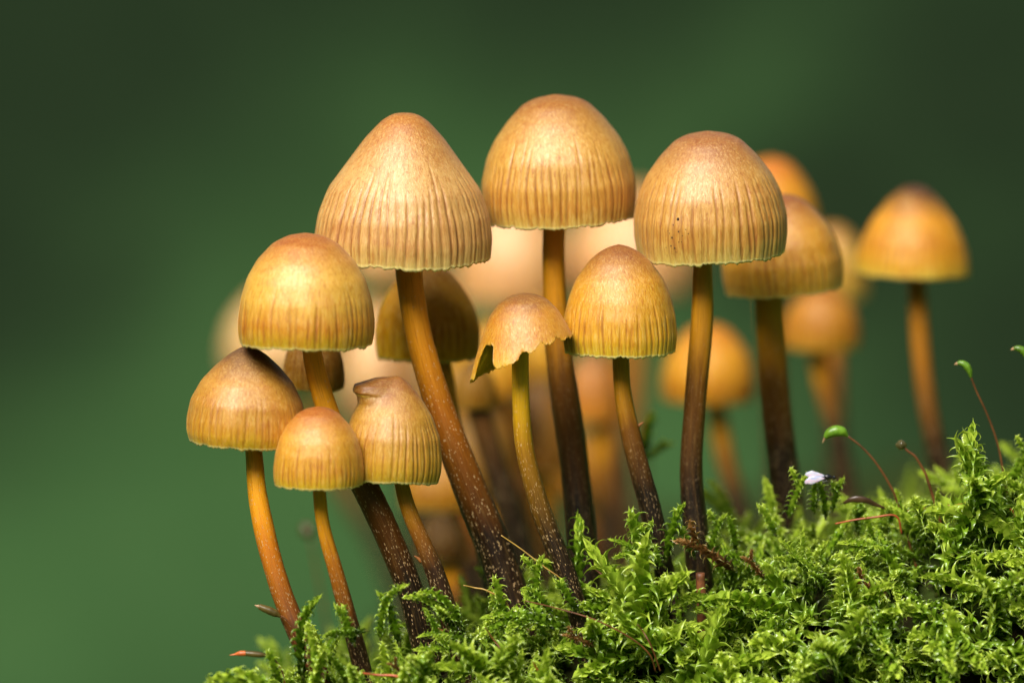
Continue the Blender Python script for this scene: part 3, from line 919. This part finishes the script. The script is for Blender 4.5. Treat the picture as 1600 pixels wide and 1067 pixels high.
def shoot(seed, L=0.9, hook=1.0, branches=3, leafL=0.165, leafW=0.040, rows=6, tight=False):
    """a moss shoot along +Z that hooks over towards +X; returns leaf and stem arrays"""
    rs = np.random.RandomState(seed)
    axes = [(shoot_axis(rs, L, hook, (0, 0, 0), (0, 0, 1), (1, 0, 0)), L, 1.0)]
    main = axes[0][0]
    for b in range(branches):
        f = rs.uniform(0.15, 0.75)
        i = int(f * 30)
        T = main[i + 1] - main[i]
        T /= np.linalg.norm(T)
        a = rs.uniform(0, 6.28)
        sd = np.array([math.cos(a), math.sin(a), 0.1])
        d0 = T * 0.75 + sd * 0.8
        axes.append((shoot_axis(rs, L * rs.uniform(0.28, 0.5), hook * rs.uniform(0.2, 1.1), main[i], d0, (rs.uniform(0.2, 1), rs.uniform(-.5, .5), rs.uniform(-.4, .4))), L * 0.4, 0.82))
    parts, stemV, stemF, nv = [], [], [], 0
    for ax, Lx, sc_ in axes:
        d = np.concatenate([[0], np.cumsum(np.linalg.norm(np.diff(ax, axis=0), axis=1))])
        sp = 0.0215 * sc_
        s = np.arange(0.02, d[-1], sp)
        n = len(s)
        org = np.stack([np.interp(s, d, ax[:, k]) for k in range(3)], 1)
        Tg = np.gradient(ax, axis=0)
        T = np.stack([np.interp(s, d, Tg[:, k]) for k in range(3)], 1)
        T /= np.linalg.norm(T, axis=1)[:, None]
        ref = np.tile(np.array([0.13, 0.98, 0.1]), (n, 1))
        N = np.cross(T, ref)
        N /= np.linalg.norm(N, axis=1)[:, None]
        ang = np.arange(n) * math.pi + ((np.arange(n) // 2) % 2) * math.pi / 2 + 0.6 + 0.02 * np.arange(n) + rs.uniform(-0.22, 0.22, n)
        N = rot_axis(N, T, ang)
        f = s / d[-1]
        taper = np.interp(f, [0, .2, .75, 1.0], [.8, 1.0, .92, .46]) * sc_
        LL = leafL * taper * rs.uniform(0.8, 1.2, n)
        WW = leafW * taper * rs.uniform(0.85, 1.15, n)
        a0 = np.radians(np.interp(f, [0, .6, 1], [40, 36, 6]) + rs.uniform(-6, 6, n))
        a1 = np.radians(np.interp(f, [0, .7, .93, 1], [285, 270, 190, 20]) * (0.6 if tight else 1.0) + rs.uniform(-45, 45, n))
        age = np.interp(f, [0, .35, .8, 1], [0.05, .42, .66, .95]) + 0 * s
        if sc_ < 1:
            age = np.interp(f, [0, .5, 1], [.35, .6, .95])
        rnd = rs.uniform(0, 1, n)
        parts.append(leaf_batch(org, T, N, LL, WW, a0, a1, age, rnd, rows))
        rad = np.interp(np.linspace(0, 1, len(ax)), [0, .7, 1], [0.022, 0.016, 0.005]) * sc_
        Vv, Ff, _ = tube_grid(ax[::3], rad[::3], 6)
        stemV.append(Vv)
        stemF.append(Ff + nv)
        nv += len(Vv)
    off = 0
    Fs = []
    for p in parts:
        Fs.append(p[1] + off)
        off += len(p[0])
    return (np.concatenate([p[0] for p in parts]), np.concatenate(Fs), np.concatenate([p[2] for p in parts]),
            np.concatenate([p[3] for p in parts]), np.concatenate([p[4] for p in parts]),
            np.concatenate(stemV), np.concatenate(stemF))


MOSS = moss_material('moss_leaf', (0.042, 0.090, 0.005, 1), (0.21, 0.38, 0.016, 1), (0.52, 0.66, 0.07, 1))
DEAD = moss_material('dead_moss_leaf', (0.06, 0.025, 0.008, 1), (0.22, 0.10, 0.025, 1), (0.42, 0.24, 0.07, 1), 0.2)
STEMM = plain('moss_stem', (0.13, 0.16, 0.02), 0.6, 0.6, 10)

NVAR = 14
VAR = []
for k in range(NVAR):
    rs = np.random.RandomState(500 + k)
    VAR.append(shoot(900 + k, L=rs.uniform(0.75, 1.15), hook=rs.uniform(0.5, 2.1), branches=int(rs.randint(1, 5)),
                     leafL=rs.uniform(0.19, 0.235), leafW=rs.uniform(0.044, 0.054), tight=(k % 3 == 0)))
# straight, upright tips
for k in range(4):
    VAR.append(shoot(950 + k, L=0.55 + 0.08 * k, hook=0.3 + 0.2 * k, branches=k % 2, leafL=0.21, leafW=0.050, tight=True))
# long hooked shoots with few branches
for k in range(4):
    VAR.append(shoot(970 + k, L=0.95, hook=1.6 + 0.5 * k, branches=k % 2, leafL=0.20, leafW=0.048))
SHMESH = []
for (Vl, Fl, ag, rn, al, Vs_, Fs_) in VAR:
    lm = build_mesh('leaves', Vl, Fl, {'age': ag, 'rnd': rn, 'along': al})
    lm.materials.append(MOSS)
    sm = build_mesh('moss_shoot', Vs_, Fs_)
    sm.materials.append(STEMM)
    SHMESH.append((sm, lm))


def frame(d, side):
    z = Vector(d).normalized()
    x = Vector(side)
    x = x - z * x.dot(z)
    if x.length < 1e-4:
        x = Vector((0, 1, 0))
    x.normalize()
    y = z.cross(x)
    return Matrix((x, y, z)).transposed()


SHOOT_N = [0]


def put_shoot(k, loc, rotm, s, label, group):
    sm, lm = SHMESH[k]
    o = bpy.data.objects.new('moss_shoot', sm)
    col.objects.link(o)
    o.matrix_world = Matrix.Translation(loc) @ rotm.to_4x4() @ Matrix.Diagonal((s, s, s, 1))
    tag(o, label, 'moss shoot', group)
    lf = bpy.data.objects.new('leaves', lm)
    col.objects.link(lf)
    lf.parent = o
    lf['kind'] = 'stuff'
    SHOOT_N[0] += 1
    return o


# shoots that stand out, placed one by one: base px, tip px, depth, hook side, variant, length of variant
SKY_LABEL = 'bright green curled moss shoot standing up from the edge of the moss'
SKY_GROUP = 'moss shoots standing up along the edge of the moss'
hand = [
    (474, 1062, 452, 930, -1.15, 1, 18), (440, 1075, 420, 1010, -1.2, -1, 14), (540, 1060, 520, 1005, -1.2, -1, 2),
    (555, 1010, 532, 935, -1.2, -1, 15), (595, 1000, 590, 905, -1.15, 1, 20), (625, 1010, 605, 915, -1.1, -1, 16),
    (560, 985, 500, 985, -1.2, -1, 1), (720, 985, 700, 905, -.95, -1, 21), (715, 990, 668, 905, -.9, -1, 19), (735, 1000, 650, 965, -1.0, -1, 4),
    (708, 1010, 640, 1015, -1.05, -1, 0), (720, 980, 705, 940, -.9, 1, 15), (790, 970, 775, 895, -.75, -1, 14), (840, 950, 832, 862, -.6, 1, 17), (865, 965, 835, 905, -.65, -1, 3),
    (905, 960, 872, 895, -.55, -1, 15), (895, 985, 760, 930, -.8, -1, 5), (1010, 905, 990, 788, -.1, -1, 14), (1040, 880, 1052, 778, -.05, 1, 16),
    (1030, 880, 955, 828, -.15, -1, 6), (1010, 870, 1012, 805, -.1, 1, 15), (1110, 860, 1122, 795, .2, 1, 17), (1150, 860, 1145, 798, .2, -1, 16), (1085, 870, 1065, 815, .0, -1, 15),
    (1210, 830, 1190, 780, .2, -1, 15), (1232, 810, 1252, 730, .3, 1, 17), (1290, 800, 1288, 745, .35, -1, 16), (1300, 800, 1312, 738, .35, 1, 15),
    (1272, 790, 1270, 750, .3, 1, 14), (1335, 800, 1330, 775, .4, 1, 2), (1420, 800, 1395, 768, .4, -1, 8), (1465, 800, 1450, 762, .4, 1, 10), (1390, 805, 1370, 790, .3, -1, 4),
    (1560, 790, 1545, 745, .45, 1, 15), (1540, 800, 1598, 700, .45, 1, 16), (1585, 760, 1605, 680, .4, 1, 17), (1520, 800, 1530, 765, .4, 1, 9),
    (1620, 770, 1640, 690, .4, 1, 18), (1180, 880, 1130, 850, .1, -1, 3), (960, 905, 955, 870, -.3, -1, 16),
    (1150, 950, 1062, 905, -.55, -1, 7), (1075, 990, 1080, 960, -.6, 1, 15), (1260, 890, 1225, 830, -.4, -1, 6), (1300, 930, 1250, 850, -.45, -1, 9),
    (1420, 880, 1320, 820, -.1, -1, 5), (1365, 850, 1355, 800, .0, -1, 14), (1440, 850, 1460, 800, .05, 1, 15), (1560, 840, 1590, 790, .1, 1, 11),
    (1540, 900, 1500, 860, -.35, -1, 20), (1340, 1000, 1370, 920, -.7, 1, 0), (1460, 1010, 1360, 1000, -.75, -1, 8), (1240, 1000, 1200, 940, -.7, -1, 1),
]
for (bx, by, tx, ty, yy, sd, k) in hand:
    b = P(bx, by, yy + 0.05)
    t = P(tx, ty, yy - 0.02)
    Vl = VAR[k][0]
    tip = Vl[np.argmax(Vl[:, 2])]
    s = (t - b).length / (Vl[:, 2].max())
    s = min(max(s, 0.55), 1.45)
    b = t - (t - b).normalized() * Vl[:, 2].max() * s
    put_shoot(k, b, frame(t - b, (sd, -0.35, 0)), s, SKY_LABEL, SKY_GROUP)

# the rest of the moss: the nearest shoots one by one, everything behind and below as one carpet
rng = np.random.RandomState(12)
MID_LABEL = 'curled green moss shoot lying in the moss carpet'
MID_GROUP = 'moss shoots lying in the moss carpet'
carpet = []


def tnormal(x, y):
    e = 0.05
    dx = (float(terrain(x + e, y)) - float(terrain(x - e, y))) / (2 * e)
    dy = (float(terrain(x, y + e)) - float(terrain(x, y - e))) / (2 * e)
    return Vector((-dx, -dy, 1)).normalized()


def rand_frame(x, y, up):
    n_ = tnormal(x, y)
    a = rng.uniform(0, 6.28)
    tan = Vector((math.cos(a), math.sin(a), 0))
    tan = tan - n_ * tan.dot(n_)
    d = n_ * rng.uniform(0.15, 0.75) + tan * rng.uniform(0.4, 1.0) + Vector((-0.15, -0.1, up * rng.uniform(0.1, 0.7)))
    side = Vector((rng.uniform(-1, 1), rng.uniform(-1, 0.4), rng.uniform(-1.2, 0.2)))
    return frame(d, side)


cand = []
for gx in np.arange(-2.5, 6.3, 0.225):
    for gs in np.arange(-0.6, 2.1, 0.135):
        x, s = gx + rng.uniform(-.12, .12), gs + rng.uniform(-.08, .08)
        y = float(crest_y(x)) - s
        cand.append((x, y, float(terrain(x, y)), s))
rng.shuffle(cand)
for i, (x, y, z, s) in enumerate(cand):
    k = int(rng.randint(0, NVAR + 4))
    sc_ = rng.choice([0.7, 0.95, 1.2, 1.4]) * rng.uniform(0.88, 1.12) * (0.50 if s < 0.2 else 0.62 if s < 0.5 else 1.0)
    rm = rand_frame(x, y, 0.6 if s > 0.3 else 0.1)
    loc = Vector((x, y, z - 0.06))
    q = loc - CAM
    dpt = q.y * CP - q.z * SP
    px = 800 + q.x / dpt / KPX
    py = 533.5 - (q.y * SP + q.z * CP) / dpt / KPX
    inview = -20 < px < 1620 and py < 1085
    if inview and 0.0 < s and SHOOT_N[0] < 290:
        put_shoot(k, loc, rm, sc_, MID_LABEL, MID_GROUP)
    else:
        carpet.append((k, loc, rm, sc_))
# behind the ridge, softer and sparser
for i in range(380):
    x = rng.uniform(0.6, 8.0)
    y = 1.0 + rng.uniform(0, 1) ** 1.5 * 15
    z = float(terrain(x, y))
    carpet.append((int(rng.randint(0, NVAR)), Vector((x, y, z - 0.05)), rand_frame(x, y, 0.35), rng.uniform(0.6, 0.95) * (1 + y * 0.03)))
for i in range(160):
    x = rng.uniform(-3.2, 0.6)
    y = float(crest_y(x)) + rng.uniform(0.4, 5)
    z = float(terrain(x, y))
    carpet.append((int(rng.randint(0, NVAR)), Vector((x, y, z - 0.05)), rand_frame(x, y, 0.3), rng.uniform(0.6, 0.9)))
Vc, Fc, A1, A2, A3, off = [], [], [], [], [], 0
for (k, loc, rm, s) in carpet:
    Vl, Fl, ag, rn, al, _, _ = VAR[k]
    M = np.array(rm) * s
    Vc.append(Vl @ M.T + np.array(loc))
    Fc.append(Fl + off)
    off += len(Vl)
    j = rng.uniform(-0.18, 0.18)
    A1.append(ag + j)
    A2.append(rn)
    A3.append(al)
me = build_mesh('moss_carpet', np.concatenate(Vc), np.concatenate(Fc), {'age': np.concatenate(A1), 'rnd': np.concatenate(A2), 'along': np.concatenate(A3)})
tag(add('moss_carpet', me, MOSS), 'thick green carpet of feathery moss covering the mound', 'moss', kind='stuff')

# two soft sprigs that grow beside a dark stem further back
for (bx, by, tx, ty, yy, sd, k, lb) in [(1000, 730, 1016, 638, 3.2, 1, 14, 'blurred upright moss sprig beside the dark stem under the yellow gold cap'),
                                        (1002, 722, 1050, 682, 3.2, 1, 15, 'blurred moss sprig leaning out from the dark stem under the yellow gold cap'),
                                        (1475, 775, 1498, 705, 3.5, 1, 16, 'pale yellow green blurred moss sprig at the foot of the solitary mushroom')]:
    b, t = P(bx, by, yy), P(tx, ty, yy)
    s = (t - b).length / VAR[k][0][:, 2].max()
    put_shoot(k, b, frame(t - b, (sd, 0, 0)), s, lb, None)

# brown dead shoot lying across the moss
sm, lm = SHMESH[17]
dl = lm.copy()
dl.materials.clear()
dl.materials.append(DEAD)
for (bx, by, tx, ty, yy, lb) in [
        (1150, 892, 1062, 826, -0.2, 'withered brown moss shoot lying among green ones below the speckled mushroom'),
        (1195, 905, 1165, 862, -0.35, 'short withered moss tip beside the tiny black crumb'),
        (1390, 935, 1330, 895, -0.55, 'withered moss shoot lying next to the golden husks'),
        (930, 1010, 880, 985, -0.95, 'withered moss shoot under the long dark fibre'),
        (1580, 830, 1540, 800, -0.1, 'withered moss tip near the rust red strand'),
        (640, 1060, 610, 1030, -1.3, 'withered moss shoot at the foot of the dark bent stem')]:
    b, t = P(bx, by, yy), P(tx, ty, yy - 0.08)
    o = bpy.data.objects.new('dead_moss_shoot', sm)
    col.objects.link(o)
    s = (t - b).length / VAR[17][0][:, 2].max()
    o.matrix_world = Matrix.Translation(b) @ frame(t - b, (-1, 0, 0.3)).to_4x4() @ Matrix.Diagonal((s, s, s, 1))
    tag(o, lb, 'moss shoot', 'withered moss shoots')
    lf = bpy.data.objects.new('leaves', dl)
    col.objects.link(lf)
    lf.parent = o
    lf['kind'] = 'stuff'

# ------------------------------------------------------------------ small things in the moss
def tube_obj(name, pts, radii, mat, parent=None, sides=10, n=28, flatten=1.0, base=None):
    base = base if base is not None else Vector(pts[-1])
    path, L = spline([Vector(p) - base for p in pts], n)
    rq = np.interp(np.linspace(0, 1, n), np.linspace(0, 1, len(radii)), radii)
    Vv, Ff, _ = tube_grid(path, rq, sides, flatten)
    return add(name, build_mesh(name, Vv, Ff), mat, parent)


SETA = plain('seta', (0.16, 0.055, 0.016), 0.35, 0.5, 6)
SETA2 = plain('seta_red', (0.42, 0.09, 0.02), 0.4, 0.4, 6)
CAPS_G = plain('capsule_green', (0.13, 0.27, 0.015), 0.38, 0.45, 9, 0.5, 0.2)
CAPS_O = plain('capsule_olive', (0.10, 0.085, 0.028), 0.18, 0.4, 8, 0.7)
CAPS_B = plain('capsule_brown', (0.10, 0.07, 0.014), 0.35, 0.5, 6)
BEAK = plain('capsule_beak', (0.40, 0.24, 0.12), 0.4)
ORANGE = plain('orange_tip', (0.70, 0.16, 0.03), 0.35, 0.4, 9)
STRAW = plain('straw', (0.42, 0.26, 0.05), 0.4, 0.3, 7)


def sporophyte(label, seta, cap_pts, cap_r, Y, mat, beak=None, ground=True, w=3.4):
    pts = [P(a, b, Y) for a, b in seta]
    if ground:
        d = (pts[-1] - pts[-2]).normalized()
        p = pts[-1].copy()
        k = 0
        while p.z > float(terrain(p.x, p.y)) - 0.05 and k < 60:
            p = p + d * 0.03 + Vector((0, 0, -0.012))
            k += 1
        pts.append(p)
    base = pts[-1].copy()
    root = empty('moss_sporophyte', base)
    tag(root, label, 'spore capsule', 'spore capsules on thin stalks above the moss')
    s = cmpx(Y)
    tube_obj('stalk', pts, [w * s * 0.4, w * s * 0.5, w * s * 0.6], SETA, root, 8, 40, base=base)
    tube_obj('capsule', [P(a, b, Y) for a, b in cap_pts], [r * s for r in cap_r], mat, root, 18, 30, base=base)
    if beak:
        tube_obj('beak', [P(a, b, Y) for a, b in beak], [3.0 * s, 1.8 * s, 0.5 * s], BEAK, root, 8, 10, base=base)
    return root


sporophyte('bright green bean shaped spore capsule on a long arched brown stalk', [(1323, 680), (1345, 697), (1368, 722), (1390, 757), (1403, 788)],
           [(1325, 682), (1317, 675), (1306, 673), (1296, 677), (1289, 684)], [1.5, 7.5, 9.0, 8.0, 3.5], 0.30, CAPS_G, [(1291, 681), (1288, 686), (1285, 692)])
sporophyte('round dark olive spore capsule on a short bent stalk', [(1412, 698), (1419, 705), (1430, 713), (1442, 733), (1451, 754)],
           [(1399.5, 695), (1402, 695), (1408, 695), (1414, 695.5), (1416.5, 696)], [2.0, 6.5, 8.6, 6.5, 2.0], 0.30, CAPS_O, w=4.4)
sporophyte('small green drooping spore capsule on the tallest thin stalk', [(1516, 586), (1526, 612), (1541, 644), (1556, 684), (1565, 722)],
           [(1517, 590), (1515, 580), (1509, 571), (1501, 567), (1495, 568)], [1.6, 4.6, 6.0, 5.0, 2.2], 0.40, CAPS_G, [(1496, 568), (1493, 569), (1491, 570)], w=3.0)
sporophyte('green spore capsule at the end of the moss hanging beside the tallest stalk', [(1602, 556), (1615, 600), (1628, 650), (1636, 700), (1640, 740)],
           [(1604, 562), (1602, 553), (1597, 547), (1589, 544), (1583, 545)], [1.6, 4.6, 6.0, 5.0, 2.2], 0.40, CAPS_G, [(1584, 545), (1581, 546), (1579, 547)], w=3.0)
sporophyte('dark olive cylindrical spore capsule lying out beside the slender orange stem', [(434, 960), (446, 966), (460, 985), (470, 1010), (474, 1040)],
           [(438, 963), (432, 959), (422, 954), (412, 950), (405, 947)], [2.0, 6.0, 6.5, 5.8, 4.5], -0.85, CAPS_B, [(405, 947), (401, 946), (398, 945)])
# red bud scale on the tip of a thin stalk
Yb = -1.15
sb = cmpx(Yb)
pts = [P(410, 1022, Yb), P(424, 1026, Yb), P(440, 1046, Yb), P(446, 1075, Yb)]
while pts[-1].z > float(terrain(pts[-1].x, pts[-1].y)) - 0.02 and len(pts) < 40:
    pts.append(pts[-1] + Vector((0.01, 0.01, -0.06)))
root = empty('moss_sporophyte', pts[-1])
tag(root, 'brown spindle shaped spore capsule with a bright orange red tip', 'spore capsule', 'spore capsules on thin stalks above the moss')
bs = pts[-1].copy()
tube_obj('stalk', pts, [1.3 * sb, 1.3 * sb, 1.6 * sb], SETA, root, 8, 30, base=bs)
tube_obj('capsule', [P(420, 1024, Yb), P(408, 1022.5, Yb), P(394, 1021, Yb), P(383, 1020, Yb)], [1.0 * sb, 4.4 * sb, 5.0 * sb, 4.2 * sb], CAPS_B, root, 14, 20, base=bs)
tube_obj('tip', [P(384, 1020.2, Yb), P(374, 1020.5, Yb), P(366, 1022, Yb), P(359, 1023, Yb)], [4.3 * sb, 4.4 * sb, 1.6 * sb, 0.6 * sb], ORANGE, root, 14, 20, base=bs)

# thin fibres and needles
for (nm, lb, pts_, w, mat, Yt) in [
    ('fallen_needle', 'golden straw needle leaning across the foot of the ragged mushroom', [(783, 836), (815, 858), (850, 885), (880, 908)], 2.6, STRAW, -0.35),
    ('fallen_needle', 'short yellow needle poking out beside the leaning stem', [(724, 914), (742, 918), (760, 922), (790, 940)], 3.0, STRAW, -0.7),
    ('fallen_needle', 'brown fibre running down from the ragged mushroom stem', [(900, 862), (922, 882), (948, 904), (975, 925)], 2.6, SETA, 0.05),
    ('fallen_needle', 'long dark brown fibre curving over the moss below the ragged mushroom', [(820, 938), (870, 950), (930, 968), (985, 996), (1015, 1022)], 2.6, SETA, -0.98),
    ('fallen_needle', 'short dark fibre crossing the moss next to the long curved one', [(996, 975), (1004, 985), (1014, 1002), (1022, 1020)], 2.6, SETA, -0.98),
    ('fallen_needle', 'bright red bristle low in the moss', [(833, 1034), (840, 1046), (848, 1062), (852, 1080)], 3.0, SETA2, -1.35),
    ('fallen_needle', 'rust red strand stretched across the moss below the round capsule', [(1418, 798), (1450, 794), (1490, 789), (1540, 787), (1580, 796)], 3.2, SETA2, 0.02),
    ('fallen_needle', 'orange strand lying in the moss under the winged insect', [(1305, 818), (1335, 812), (1365, 808), (1400, 806)], 3.4, SETA2, -0.02),
    ('fallen_needle', 'red brown strand lying low beside the small golden mushroom stem', [(558, 1050), (590, 1054), (620, 1056), (645, 1070)], 4.5, SETA2, -1.35),
    ('fallen_needle', 'brown fibre crossing the moss between the torn and leaning mushrooms', [(758, 980), (772, 1000), (786, 1018), (800, 1040)], 2.6, SETA, -1.1)]:
    pp = [P(a, b, Yt + 0.02 * math.sin(i * 2)) for i, (a, b) in enumerate(pts_)]
    p = pp[-1]
    for _ in range(5):
        if p.z < float(terrain(p.x, p.y)) + 0.02:
            break
        p = p + Vector((0.012, 0.012, -0.035))
    pp.append(p)
    o = tube_obj(nm, pp, [w * 0.003 * 0.7, w * 0.003, w * 0.003 * 0.9], mat, None, 7, 40, base=Vector((0, 0, 0)))
    tag(o, lb, 'needle')

# dark flat leaf scale on the moss
b = [P(1318, 786, 0.15), P(1332, 780, 0.12), P(1352, 781, 0.12), P(1368, 788, 0.15), P(1400, 800, 0.2)]
tag(tube_obj('dry_leaf', b, [0.012, 0.034, 0.026, 0.012, 0.006], plain('dry_leaf', (0.06, 0.032, 0.012), 0.35), None, 12, 30, 0.45, base=Vector((0, 0, 0))),
    'dark brown dry leaf scale lying beside the winged insect', 'leaf')
# rotten twig standing in the moss
b = [P(1094, 895, -0.32), P(1096, 930, -0.30), P(1098, 970, -0.28), P(1100, 1010, -0.25)]
while b[-1].z > float(terrain(b[-1].x, b[-1].y)) - 0.05:
    b.append(b[-1] + Vector((0, 0.01, -0.06)))
tag(tube_obj('twig', b, [0.042, 0.050, 0.055, 0.06], plain('twig_bark', (0.20, 0.065, 0.018), 0.6, 0.6, 16), None, 12, 30, base=Vector((0, 0, 0))),
    'reddish brown rotten twig standing among the moss shoots', 'twig')

# crumbs of soil and husks
crumb_dark = plain('crumb_dark', (0.012, 0.010, 0.008), 0.3)
crumb_gold = plain('crumb_gold', (0.55, 0.26, 0.06), 0.35)
for (a, b, w, gold) in [(1233, 870, 3.6, 0), (1208, 896, 5.5, 0), (1022, 944, 5, 0), (1341, 892, 6, 1), (1355, 895, 4, 1), (1173, 970, 3.6, 1), (1362, 904, 4, 1), (1260, 941, 5, 0), (1570, 915, 4, 1)]:
    x = P(a, b, 0).x
    lo, hi = -2.2, 1.0
    best = min(np.linspace(lo, hi, 400), key=lambda q: abs(float(terrain(P(a, b, q).x, q)) + 0.22 - P(a, b, q).z))
    p = P(a, b, float(best))
    bm = bmesh.new()
    bmesh.ops.create_icosphere(bm, subdivisions=2, radius=1.0)
    rr_ = random.Random(a)
    for v_ in bm.verts:
        v_.co *= 1 + rr_.uniform(-0.18, 0.18)
    m_ = bpy.data.meshes.new('crumb')
    bm.to_mesh(m_)
    bm.free()
    o = add('husk' if gold else 'soil_crumb', m_, crumb_gold if gold else crumb_dark, None, p)
    o.scale = (w * 0.0038, w * 0.003, w * 0.0032)
    o.rotation_euler = (a, b, 0.3)
    tag(o, 'tiny golden husk caught in the moss' if gold else 'tiny black soil crumb caught in the moss', 'husk' if gold else 'crumb',
        'golden husks in the moss' if gold else 'soil crumbs in the moss')

# the small winged insect
Yi = 0.22
si = cmpx(Yi)
pb = P(1290, 752, Yi)
root = empty('winged_insect', pb)
tag(root, 'tiny black fly with pearly folded wings resting on a moss tip', 'insect')
BLACK = plain('insect_black', (0.008, 0.008, 0.010), 0.15, 0.2, 10, 0.7)
PEARL = NT('insect_wing')
nw = PEARL.noise(PEARL.mapping(PEARL.coord(), (8, 8, 40)), 1.0, 2.0)
PEARL.pr(Base_Color=PEARL.ramp(nw, [(0.35, (0.62, 0.42, 0.58, 1)), (0.5, (0.66, 0.62, 0.70, 1)), (0.62, (0.42, 0.46, 0.66, 1))]), Roughness=0.25, Specular_IOR_Level=0.7, Subsurface_Weight=0.2, Subsurface_Scale=0.03)
tube_obj('thorax', [P(1286, 745, Yi), P(1290, 744.5, Yi), P(1295, 745, Yi), P(1300, 746, Yi)], [1.6 * si, 4.0 * si, 4.2 * si, 1.6 * si], BLACK, root, 14, 16, base=pb)
tube_obj('head', [P(1300.5, 746, Yi), P(1303, 746, Yi), P(1306, 745.6, Yi)], [1.2 * si, 3.0 * si, 1.2 * si], BLACK, root, 12, 12, base=pb)
tube_obj('abdomen', [P(1288, 747, Yi + .01), P(1278, 750, Yi + .01), P(1268, 753, Yi + .01)], [2.4 * si, 3.0 * si, 1.0 * si], BLACK, root, 12, 14, base=pb)
for (wp, yo) in (([(1288, 743), (1272, 742), (1262, 741), (1259, 743)], -0.012), ([(1288, 747), (1274, 749), (1262, 752), (1258, 755)], -0.03)):
    path = [P(a, b, Yi + yo) for a, b in wp]
    tube_obj('wing', path, [0.9 * si, 4.2 * si, 6.6 * si, 1.6 * si], PEARL.m, root, 16, 24, 0.16, base=pb)
for (a, b) in ((1284, 760), (1291, 761), (1297, 759)):
    tube_obj('leg', [P(1291, 748, Yi), P((1291 + a) / 2 - 2, 753, Yi - 0.02), P(a, b, Yi - 0.01)], [0.7 * si, 0.5 * si, 0.4 * si], BLACK, root, 6, 10, base=pb)

# dark blurred bud far behind the slender stems
q = P(478, 826, 6.0)
pp = [q + Vector((-0.06, 0, 0.02)), q, q + Vector((0.05, 0.0, -0.1)), q + Vector((0.12, 0, -0.5)), q + Vector((0.25, 0, -1.2))]
while pp[-1].z > float(terrain(pp[-1].x, pp[-1].y)) - 0.05:
    pp.append(pp[-1] + Vector((0.02, 0, -0.25)))
root = empty('moss_sporophyte', pp[-1])
tag(root, 'small dark blurred spore capsule between the two slender orange stems', 'spore capsule', 'spore capsules on thin stalks above the moss')
tube_obj('capsule', pp[:3], [0.03, 0.085, 0.02], CAPS_B, root, 12, 14, base=pp[-1])
tube_obj('stalk', pp[2:], [0.010, 0.012], SETA, root, 6, 20, base=pp[-1])
